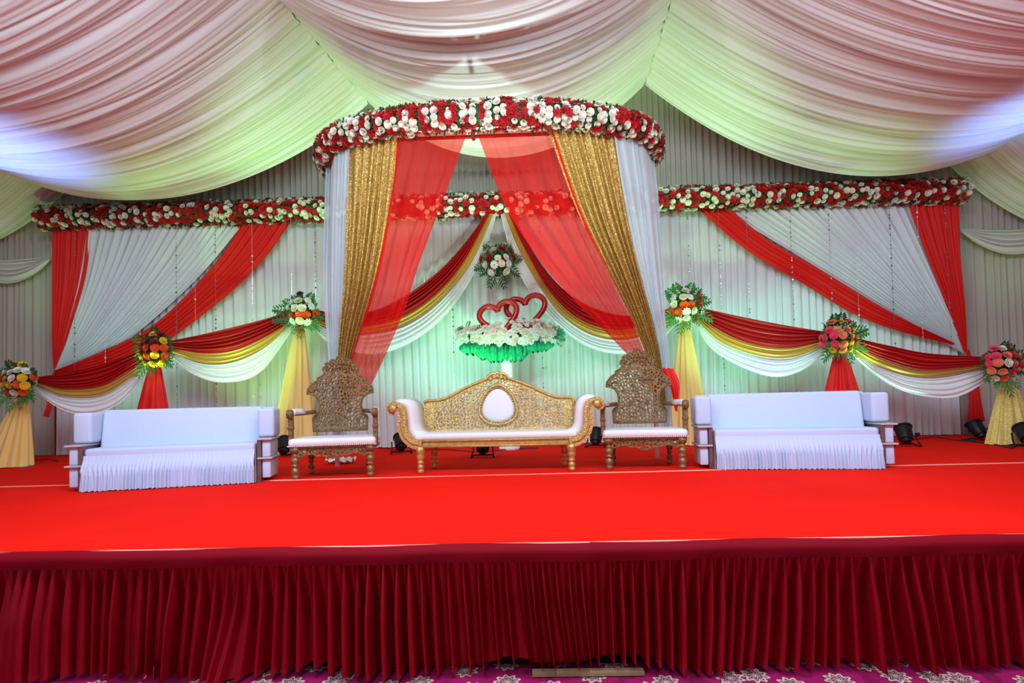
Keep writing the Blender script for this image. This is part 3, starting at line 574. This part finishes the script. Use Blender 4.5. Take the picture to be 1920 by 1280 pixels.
for k in range(9):                                       # tulle puffs under the flowers
    x = -.58+.14*k+random.uniform(-.03, .03); P = []; zb = zc_-.26-.16*math.sin(PI*(k+.5)/9)+random.uniform(-.04, .04); n = 36; zt = zc_-.10
    for i in range(7):
        q = i/6; rr = .03+(.15)*math.sin(PI*min(1, .1+q*.75)); P.append([(x+rr*(1+.28*math.sin(9*2*PI*j/n+k))*math.cos(2*PI*j/n), -.10+rr*.8*(1+.28*math.sin(9*2*PI*j/n+k))*math.sin(2*PI*j/n), zt+(zb-zt)*q+.02*math.sin(7*2*PI*j/n+k)*q) for j in range(n+1)])
    mb = MB(); mb.grid(P); mb.build('tulle_puff', M['tulle'], fs)
def heart(label, px, py, Wd, tilt, D, nm='heart_ornament'):
    c = W(px, py, D); s = Wd*D/1000; pts = []
    for i in range(60):
        t = 2*PI*(i+.5)/60; x = 16*math.sin(t)**3; z = 13*math.cos(t)-5*math.cos(2*t)-2*math.cos(3*t)-math.cos(4*t)
        x, z = x/32*s, z/32*s*.92; pts.append(Vector((x*math.cos(tilt)+z*math.sin(tilt), 0, -x*math.sin(tilt)+z*math.cos(tilt))))
    mb = MB(); mb.tube(pts, .047, 10, True)
    o = mb.build(nm, M['heart'], None, True, c); tag(o, label, 'heart', 'red hearts above the flowers')
heart('front glossy red open heart, lower of the two, set in white flowers', 936, 594, 72, math.radians(-14), 8.52)
heart('rear glossy red open heart, upper right of the two', 987, 582, 74, math.radians(-10), 8.72)

# bead strings
random.seed(12)
BS = [(140, 700), (197, 690), (262, 665), (330, 768), (365, 700), (403, 768), (472, 768), (545, 640), (590, 560), (727, 725), (793, 745), (845, 700), (1010, 740), (1030, 720), (1068, 735), (1288, 540), (1346, 735), (1398, 600), (1480, 735), (1552, 600), (1601, 650), (1666, 690), (1718, 655), (1770, 665)]
ORD = ['first', 'second', 'third', 'fourth', 'fifth', 'sixth', 'seventh', 'eighth', 'ninth', 'tenth']
cnt = {}
for x, y1 in BS:
    D = 9.24; y0 = float(np.interp(x, [82, 1802], [417, 365])); a = W(x, y0, D); b = W(x+(y1-y0)*.02, y1, D); L = a.z-b.z; mb = MB(); n = max(4, int(L/.085)); mb.tube([(0, 0, 0), (0, 0, -L)], .0018, 3)
    k = 0
    while k < n:
        if random.random() < .15: k += random.randint(1, 4); continue
        mb.ball((0, 0, -L*(k+random.uniform(.1, .9))/n), random.choice((.008, .011, .016)), 5, 3, (1, 1, 1.25)); k += 1
    o = mb.build('bead_strand', M['crystal' if random.random() < .6 else 'crystal2'], None, False, a)
    where = 'left panel' if x < 600 else ('middle part' if x < 1240 else 'right panel'); cnt[where] = cnt.get(where, 0)+1
    tag(o, f'thin crystal bead strand on the {where} of the backdrop, {ORD[cnt[where]-1]} from its left end', 'bead strand', 'bead strands hanging from the straight garland')

# ------------------------------------------------------------------ pierced plates
def sdf(poly, X, Z):
    d = np.full(X.shape, 1e9); ins = np.zeros(X.shape, bool); n = len(poly)
    for i in range(n):
        ax, az = poly[i]; bx, bz = poly[(i+1) % n]; ex, ez = bx-ax, bz-az; L = ex*ex+ez*ez+1e-12
        t = np.clip(((X-ax)*ex+(Z-az)*ez)/L, 0, 1); d = np.minimum(d, np.hypot(X-ax-t*ex, Z-az-t*ez))
        c = ((az > Z) != (bz > Z)) & (X < (bx-ax)*(Z-az)/((bz-az) if abs(bz-az) > 1e-9 else 1e-9)+ax); ins ^= c
    return np.where(ins, d, -d)
def plate(poly, res, thick, border, cell, lat, seed, y0=0, extra=None, stretch=1.0):
    P = np.array(poly); x0, z0 = P.min(0)-res; x1, z1 = P.max(0)+res; nx = int((x1-x0)/res)+2; nz = int((z1-z0)/res)+2
    xs = x0+res*np.arange(nx); zs = z0+res*np.arange(nz); X, Z = np.meshgrid(xs, zs); S = sdf(poly, X, Z)
    r = np.random.default_rng(seed); sd = []
    for i in np.arange(x0, x1, cell):
        for k, j in enumerate(np.arange(z0, z1, cell*stretch)): sd.append((i+r.uniform(0, .85)*cell, j+r.uniform(0, .85)*cell*stretch))
    F1 = np.full(X.shape, 9.); F2 = np.full(X.shape, 9.)
    for sx, sz in sd:
        d = np.hypot(X-sx, (Z-sz)/stretch); F2 = np.where(d < F1, F1, np.minimum(F2, d)); F1 = np.minimum(F1, d)
    f = np.maximum(lat-(F2-F1), border-S)
    if extra is not None: f = np.maximum(f, extra(X, Z))
    f = np.minimum(f, S)
    mb = MB(); V = {}; v = mb.v; Fc = mb.f
    def vert(key, x, z):
        if key not in V: V[key] = len(v); v.append((x, y0-thick/2, z)); v.append((x, y0+thick/2, z))
        return V[key]
    for i in range(nz-1):
        for j in range(nx-1):
            c = [(i, j), (i, j+1), (i+1, j+1), (i+1, j)]; g = [f[q] for q in c]
            if max(g) <= 0: continue
            lst = []
            for k in range(4):
                a, b = c[k], c[(k+1) % 4]; ga, gb2 = g[k], g[(k+1) % 4]
                if ga > 0: lst.append((vert(a, xs[a[1]], zs[a[0]]), 0))
                if (ga > 0) != (gb2 > 0):
                    t = ga/(ga-gb2); key = (min(a, b), max(a, b)); lst.append((vert(key, xs[a[1]]+(xs[b[1]]-xs[a[1]])*t, zs[a[0]]+(zs[b[0]]-zs[a[0]])*t), 1 if ga > 0 else 2))
            ids = [q[0] for q in lst]
            if len(ids) < 3: continue
            Fc.append(tuple(ids)); Fc.append(tuple(q+1 for q in ids[::-1]))
            for k in range(len(lst)):
                p, q = lst[k], lst[(k+1) % len(lst)]
                if p[1] == 1 and q[1] == 2: Fc.append((q[0], p[0], p[0]+1, q[0]+1))
    return mb
def mirror(half): return [(x, z) for x, z in half]+[(-x, z) for x, z in half[::-1] if x > 1e-6]
def rod_outline(poly, y, r, closed=True):
    return MB().tube([(x, y, z) for x, z in poly], r, 6, closed)

# ------------------------------------------------------------------ thrones
TH = mirror([(.0, .50), (.31, .50), (.315, .64), (.30, .67), (.275, .69), (.25, .73), (.24, .80), (.25, .86), (.28, .91), (.33, .94), (.385, .945), (.375, 1.0), (.34, 1.05), (.29, 1.09), (.265, 1.10), (.27, 1.13), (.225, 1.15), (.20, 1.17), (.185, 1.20), (.205, 1.23), (.20, 1.26), (.175, 1.275), (.18, 1.30), (.145, 1.32), (.13, 1.31), (.115, 1.345), (.075, 1.355), (.06, 1.34), (.035, 1.385), (0, 1.40)])
LEGP = [(.028, 0), (.036, .015), (.036, .04), (.026, .05), (.04, .07), (.044, .09), (.036, .115), (.026, .125), (.026, .135), (.04, .145), (.04, .155), (.028, .165), (.04, .185), (.046, .205), (.042, .23), (.028, .245), (.038, .255), (.038, .265), (.03, .275), (.036, .285), (.042, .30)]
def make_throne(label, loc, rz):
    t = empty('throne', label, 'throne', loc, rz, 'carved bronze thrones')
    def ex(X, Z): return np.where((Z < .54) | ((np.abs(Z-1.165) < .018)), .01, -1)
    bk = plate(TH, .0055, .045, .028, .036, .0125, 4, 0, ex, 1.25).build('backrest', M['bronze'], t, False); bk.location = (0, .27, 0); bk.rotation_euler = (math.radians(-5), 0, 0); bk.location = (0, .22, 0)
    rod_outline(TH, -.02, .013).build('carved_rim', M['bronze'], bk)
    sc = MB()                                                  # carved scroll relief on the face
    r = random.Random(8)
    for k in range(46):
        x = r.uniform(-.2, .2); z = r.uniform(.58, 1.12); R = r.uniform(.018, .032); a0 = r.uniform(0, 6); sg = r.choice((-1, 1))
        sc.tube([(x+R*(1-.55*q/9)*math.cos(a0+sg*q*.45), -.026, z+R*(1-.55*q/9)*math.sin(a0+sg*q*.45)) for q in range(10)], .006, 5)
    for k in range(9):
        a = PI*(k+.5)/9; sc.ball((.155*math.cos(a), -.02, 1.22+.09*math.sin(a)), .026, 8, 5, (1, .6, 1))
    for k in range(11):
        a = PI*(k)/10; sc.ball((.10*math.cos(a), -.025, 1.20+.055*math.sin(a)), .014, 6, 4)
    for sx in (-1, 1):
        for k in range(7): sc.ball((sx*(.25+.02*k), -.02, .985+.02*math.sin(k)), .014, 6, 4)
    sc.build('carving', M['bronze'], bk)['kind'] = 'stuff'
    # seat
    MB().rbox((0, -.02, .40), (.93, .56, .09), .04, seg=4).build('seat_cushion', M['pad'], t)
    nb = MB()
    for k in range(44): nb.ball((-.45+.90*k/43, -.298, .365), .009, 6, 4)
    for sx in (-1, 1):
        for k in range(24): nb.ball((sx*.463, -.29+.5*k/23, .365), .009, 6, 4)
    nb.build('nail_trim', M['bead'], t)
    MB().box((0, 0, .335), (.90, .54, .05)).build('seat_rail', M['bronze'], t, False)
    ap = mirror([(0, .215), (.06, .225), (.10, .25), (.16, .245), (.22, .27), (.29, .262), (.34, .235), (.37, .25), (.39, .30), (.40, .34)])
    ap = [(x, z) for x, z in ap]; a_ = plate(ap, .008, .03, .02, .045, .016, 5, -.255, None).build('carved_apron', M['bronze'], t, False)
    for sx in (-1, 1):
        for y, k in ((-.24, 1), (.2, .8)):
            p = [(r_*k*1.05, z) for r_, z in LEGP]; MB().lathe(p, Matrix.Translation((sx*(.40 if y < 0 else .33), y, 0)), 14).box((sx*(.40 if y < 0 else .33), y, .325), (.085*k, .085*k, .07)).build('leg', M['bronze2'], t)
        # arm: front post, curved rail, pad, side panel
        MB().rbox((sx*.455, -.18, .53), (.05, .075, .33), .012).rbox((sx*.455, -.185, .56), (.062, .085, .035), .01).build('arm_post', M['bronze'], t, False)
        MB().lathe([(.0, -.03), (.045, -.03), (.05, -.02), (.05, .02), (.045, .03), (0, .03)], Matrix.Translation((sx*.455, -.22, .715)) @ Matrix.Rotation(PI/2, 4, 'Y'), 14).build('arm_scroll', M['bronze'], t, 'auto')
        MB().tube([(sx*.455, -.22, .70), (sx*.455, -.10, .715), (sx*.43, .04, .715), (sx*.36, .15, .72), (sx*.27, .20, .73)], .024, 8).build('arm_rail', M['bronze'], t)
        MB().tube([(sx*.455, -.17, .725), (sx*.452, -.08, .735), (sx*.432, .04, .735), (sx*.39, .11, .735)], .036, 10).build('arm_pad', M['pad'], t)
    return t
def facing(pl_, pr): # position and heading from two front feet measured in the photo
    a = Vector(pl_); b = Vector(pr); m = (a+b)/2; return m, math.atan2(b.y-a.y, b.x-a.x)
def foot(px, py):
    r = fw*F + rt*(px-960) - up*(py-718); k = (ST-CAMZ)/r.z; return C0+r*k
m_, rz = facing(foot(556, 899), foot(693, 893)); n_ = Vector((-math.sin(rz), math.cos(rz), 0)); p = m_+n_*.24; p.z = ST
make_throne('carved bronze throne with white seat left of the gilt sofa', tuple(p), rz)
m_, rz = facing(foot(1146, 880), foot(1277, 879)); n_ = Vector((-math.sin(rz), math.cos(rz), 0)); p = m_+n_*.24; p.z = ST
make_throne('carved bronze throne with white seat right of the gilt sofa', tuple(p), rz)

# ------------------------------------------------------------------ gilt sofa
m_, rz = facing(foot(788, 887), foot(1074, 882)); n_ = Vector((-math.sin(rz), math.cos(rz), 0)); p = m_+n_*.27; p.z = ST
gs = empty('gilt_sofa', 'gilt carved wedding sofa with white seat and oval medallion, centre of the stage', 'sofa', tuple(p), rz)
MB().rbox((0, -.01, .335), (1.94, .56, .09), .015).build('seat_rail', M['goldp'], gs, False)
MB().tube([(-.97, -.30, .30), (.97, -.30, .30)], .012, 6).tube([(-.97, -.30, .365), (.97, -.30, .365)], .010, 6).build('rail_moulding', M['goldp'], gs)
MB().rbox((0, -.01, .41), (1.86, .56, .08), .035, seg=4).build('seat_cushion', M['pad'], gs)
BK = mirror([(0, .42), (.93, .42), (.93, .80), (.90, .825), (.74, .83), (.66, .85), (.57, .89), (.43, .965), (.30, 1.02), (.20, 1.06), (.14, 1.08), (.11, 1.12), (.06, 1.15), (.03, 1.14), (0, 1.165)])
def egg(k, cz=.735, n=40): 
    out = []
    for i in range(n):
        a = 2*PI*i/n; w_ = .205*k*(1-.22*math.sin(a)); out.append((w_*math.cos(a), cz+(.235 if math.sin(a) > 0 else .20)*(k)*math.sin(a)))
    return out
E0 = egg(1.0)
def exs(X, Z):
    e = sdf(E0, X, Z); return np.where(e > -.035, .01, np.where((np.abs(X) > .80) | (Z < .47), .01, -1))
sb = plate(BK, .007, .05, .04, .042, .012, 14, 0, exs).build('backrest', M['goldc'], gs, False); sb.location = (0, .27, 0); sb.rotation_euler = (math.radians(-5), 0, 0); sb.location = (0, .23, 0)
MB().tube([(x, -.03, z) for x, z in BK[1:-1]], .018, 8).build('top_moulding', M['goldp'], sb)
rim = MB().tube([(x, -.045, z) for x, z in egg(1.12)], .02, 8, True)
for i in range(46): x, z = egg(1.0, n=46)[i]; rim.ball((x, -.055, z), .012, 6, 4)
rim.build('medallion_rim', M['goldc'], sb)
P = []
for i in range(8):
    k = 1-i/7; P.append([(x*1.0, -.03-.045*math.sqrt(max(0, 1-k*k)), z) for x, z in [((q[0])*k, .735+(q[1]-.735)*k) for q in egg(1.0)+[egg(1.0)[0]]]])
mb = MB(); mb.grid(P); mb.build('medallion_pad', M['pad'], sb)
cr = MB(); r = random.Random(5)
for k in range(5): cr.ball((-.09+.045*k, -.035, 1.08+.035*math.sin(PI*k/4)), .03, 8, 5, (1, .7, 1))
for k in range(60):
    s_ = r.choice((-1, 1)); x = s_*r.uniform(.28, .76); zt = np.interp(abs(x), [0, .2, .43, .66, .8], [1.1, 1.0, .9, .79, .77]); z = r.uniform(.5, zt); R = r.uniform(.018, .03); a0 = r.uniform(0, 6)
    cr.tube([(x+R*(1-.5*q/8)*math.cos(a0+q*.5), -.027, z+R*(1-.5*q/8)*math.sin(a0+q*.5)) for q in range(9)], .006, 5)
cr.build('carving', M['goldc'], sb)['kind'] = 'stuff'
SP = [(-.84, .325), (-.93, .345), (-1.00, .395), (-1.045, .47), (-1.06, .55), (-1.055, .63), (-1.06, .70), (-1.085, .755), (-1.13, .785), (-1.18, .78), (-1.205, .745), (-1.19, .712), (-1.16, .705)]
LG = [(.026, 0), (.034, .01), (.034, .035), (.026, .045), (.034, .06), (.037, .075), (.03, .09), (.024, .1), (.036, .115), (.036, .13), (.028, .14), (.034, .155), (.04, .175), (.043, .2), (.036, .215), (.044, .225), (.048, .25), (.052, .30)]
for sx in (-1, 1):
    c = crv([(q[0]*-sx, -.28, q[1]) for q in SP], 44)
    def wid(s_): return 1-.35*s_
    # flat carved band: rectangular section swept along the S
    def sweep(c, w0, w1, y0, y1):
        V = []; n = len(c)
        for i in range(n):
            tt = Vector(c[min(i+1, n-1)]-c[max(i-1, 0)]); tt.normalize(); nn = Vector((tt.z, 0, -tt.x)); q = Vector(c[i]); ww = w0+(w1-w0)*i/(n-1)
            V += [q+nn*ww+Vector((0, y0, 0)), q-nn*ww+Vector((0, y0, 0)), q-nn*ww+Vector((0, y1, 0)), q+nn*ww+Vector((0, y1, 0))]
        Fq = []
        for i in range(n-1):
            for k in range(4): Fq.append((i*4+k, i*4+(k+1) % 4, (i+1)*4+(k+1) % 4, (i+1)*4+k))
        Fq += [(3, 2, 1, 0), tuple((n-1)*4+k for k in range(4))]; return MB().add(V, Fq)
    af = sweep(c, .06, .034, -.04, .03).build('arm_front', M['goldc'], gs, False)
    tr = MB()
    for i in range(2, 42): tr.ball(tuple(c[i]+np.array((0, -.045, 0))), .014, 6, 4)
    tr.lathe([(.012, 0), (.05, 0), (.05, .02), (.02, .035)], Matrix.Translation((sx*1.16, -.32, .745)) @ Matrix.Rotation(PI/2, 4, 'X'), 12)
    tr.build('arm_beading', M['goldp'], af)
    ci = crv([(q[0]*-sx-sx*.035, .0, q[1]+.0) for q in [(-.88, .40), (-.955, .44), (-.995, .52), (-1.005, .62), (-1.01, .70), (-1.035, .775), (-1.10, .815), (-1.16, .80), (-1.175, .76)]], 36)
    sweep(ci, .05, .035, -.25, .30).build('arm_pad', M['pad'], gs)
    for y, k in ((-.27, 1), (.20, .95)):
        x = sx*(.86 if y < 0 else .80); MB().lathe([(a*k*1.1, b) for a, b in LG], Matrix.Translation((x, y, 0)), 14).build('leg', M['goldp'], gs)

# ------------------------------------------------------------------ white covered sofas
def make_cover_sofa(label, loc, rz, fold, sc=(1, 1, 1)):
    t = empty('covered_sofa', label, 'sofa', loc, rz, 'sofas under white covers'); t.scale = sc
    R = Matrix.Rotation(math.radians(-10), 3, 'X')
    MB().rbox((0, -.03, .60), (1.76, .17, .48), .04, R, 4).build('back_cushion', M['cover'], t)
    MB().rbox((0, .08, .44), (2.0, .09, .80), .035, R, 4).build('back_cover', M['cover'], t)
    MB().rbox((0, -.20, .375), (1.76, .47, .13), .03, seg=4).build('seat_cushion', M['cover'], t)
    P = []; nu = 400; fo = foldfn(46, .8, fold); u = np.linspace(0, 1, nu); ff = fo(u)
    prof = [(-.435, .37), (-.445, .33), (-.465, .29), (-.485, .25), (-.495, .215), (-.498, .18), (-.50, .14), (-.503, .09), (-.506, .05), (-.508, .008)]
    for i, (y, z) in enumerate(prof):
        k = 0 if i < 1 else (.09 if i < 4 else (.5 if i < 5 else 1)); dg = (.35*math.exp(-(i-3)**2/3))/46
        uu = np.clip(u+dg*np.sign(.5-u)*6*np.abs(u-.5), 0, 1); f_ = fo(uu); row = []
        for j in range(nu):
            e = min(u[j], 1-u[j]); c_ = 1 if e > .03 else e/.03; w_ = .88+.012*i/9
            row.append(((u[j]*2-1)*w_, y*1.0+.12*(1-c_)*(1-c_)*0+(.024*k*f_[j])*-1, z+.004*math.sin(j*.5)*(i == 9)))
        P.append(row)
    mb = MB(); mb.grid(P)
    for sx in (-1, 1):
        S = []
        for i in range(6):
            s_ = i/5; S.append([(sx*(.885+.012*s_+.006*math.sin(q*1.9)*s_), -.44-.06*s_+.55*q/16*.9, .37-.36*s_) for q in range(17)])
        mb.grid(S)
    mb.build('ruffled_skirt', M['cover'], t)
    for sx in (-1, 1):
        MB().rbox((sx*.975, -.13, .655), (.19, .34, .33), .035, seg=4).build('wing_cover', M['cover'], t)
        MB().rbox((sx*.99, -.22, .475), (.17, .44, .022), .008).build('arm_board', M['board'], t, False)
        MB().rbox((sx*.99, -.22, .262), (.17, .44, .022), .008).build('lower_board', M['board'], t, False)
        MB().rbox((sx*.925, -.40, .235), (.045, .045, .47), .006).rbox((sx*.925, .0, .235), (.045, .045, .47), .006).rbox((sx*.925, -.20, .03), (.045, .44, .04), .006).build('side_frame', M['wood'], t, False)
        MB().rbox((sx*1.0, -.20, .37), (.095, .40, .195), .015).build('side_cover', M['cover'], t)
        MB().rbox((sx*1.0, -.20, .145), (.095, .40, .21), .015).build('side_cover', M['cover'], t)
        MB().box((sx*.88, -.40, .02), (.10, .07, .04)).build('foot', M['wood'], t, False)
    return t
m_, rz = facing(foot(150, 924), foot(500, 905)); n_ = Vector((-math.sin(rz), math.cos(rz), 0)); p = m_+n_*.48+Vector((-.07, 0, 0)); p.z = ST+.001
print('SOFA L', (foot(150, 924)-foot(500, 905)).length, rz, p)
make_cover_sofa('long sofa under a white ruffled cover, left end of the row', tuple(p), rz, 3, (.90, .97, .96))
m_, rz = facing(foot(1330, 881), foot(1655, 880)); n_ = Vector((-math.sin(rz), math.cos(rz), 0)); p = m_+n_*.48+Vector((.05, 0, 0)); p.z = ST+.001
print('SOFA R', (foot(1330, 881)-foot(1655, 880)).length, rz, p)
make_cover_sofa('long sofa under a white ruffled cover, right end of the row', tuple(p), rz, 4, (.93, .97, .97))

# ------------------------------------------------------------------ lamps on the stage floor
def par(label, px, py, rz, tilt=40, k=1.0):
    p = foot(px, py); p.z = ST
    t = empty('stage_lamp', label, 'stage lamp', tuple(p), rz, 'black floor lamps on the stage')
    Rm = Matrix.Translation((0, 0, .17*k)) @ Matrix.Rotation(math.radians(tilt-90), 4, 'X')
    MB().lathe([(.0, -.13*k), (.06*k, -.13*k), (.065*k, -.09*k), (.09*k, -.085*k), (.10*k, -.03*k), (.105*k, .10*k), (.12*k, .105*k), (.12*k, .13*k), (.103*k, .13*k), (.097*k, .10*k)], Rm, 18, False).build('can', M['black'], t, 'auto')
    MB().lathe([(.0, .098*k), (.098*k, .10*k)], Rm, 18, False).build('lens', M['lens'], t)
    MB().tube([(-.14*k, .02, .19*k), (-.14*k, .0, .10*k), (-.16*k, -.12*k, .012), (-.16*k, .12*k, .012), (-.12*k, .05*k, .03), (.12*k, .05*k, .03), (.16*k, .12*k, .012), (.16*k, -.12*k, .012), (.14*k, .0, .10*k), (.14*k, .02, .19*k)], .011, 6).build('bracket', M['black'], t)
    MB().lathe([(0, -.02), (.025, -.02), (.025, .02), (0, .02)], Matrix.Translation((.165*k, 0, .17*k)) @ Matrix.Rotation(PI/2, 4, 'Y'), 10).build('knob', M['black'], t)
par('black stage lamp in front of the far left gold stand', 20, 872, .2, 50)
par('black stage lamp beside the right end of the right sofa', 1697, 836, -.3, 55)
par('black stage lamp below the red tail left of the right gold stand', 1834, 826, .1, 55)
par('black stage lamp cut by the right edge of the photo', 1925, 838, -.4, 45)
par('black stage lamp under the middle of the gilt sofa', 906, 857, 0, 35)
par('black stage lamp seen behind the left arm of the gilt sofa', 752, 850, .3, 40)
par('black stage lamp between the gilt sofa and the right throne', 1118, 838, -.3, 60)
par('black stage lamp between the left sofa and the left throne', 533, 856, .3, 45)
def cable(label, pts, r=.008):
    q = [foot(*a) for a in pts]; c = crv([Vector((v.x, v.y, ST+.014)) for v in q], 40)
    o = MB().tube([Vector(v)-Vector(c[0]) for v in c], r, 5).build('cable', M['cable'], None, True, Vector(c[0])); tag(o, label, 'cable')
cable('black cable on the carpet at the left, running from the left lamp', [(45, 866), (90, 862), (110, 866)])
cable('black cable on the carpet by the right end lamps', [(1712, 826), (1750, 820), (1790, 826), (1850, 832), (1900, 842)])
cable('black cable on the carpet under the gilt sofa', [(700, 838), (760, 846), (830, 844), (900, 848), (960, 843), (1010, 841)])
cl = MB(); r = random.Random(2)
P = [[((j-6)*.03, (i-4)*.03, .03+.035*math.sin(i*1.3+j*.9)*math.cos(j*1.1)+.02) for j in range(13)] for i in range(9)]
cl.grid(P); o = cl.build('crumpled_cloth', M['white'], None, True, foot(640, 868)); o.location.z = ST; tag(o, 'small crumpled white cloth on the carpet behind the left throne', 'cloth')
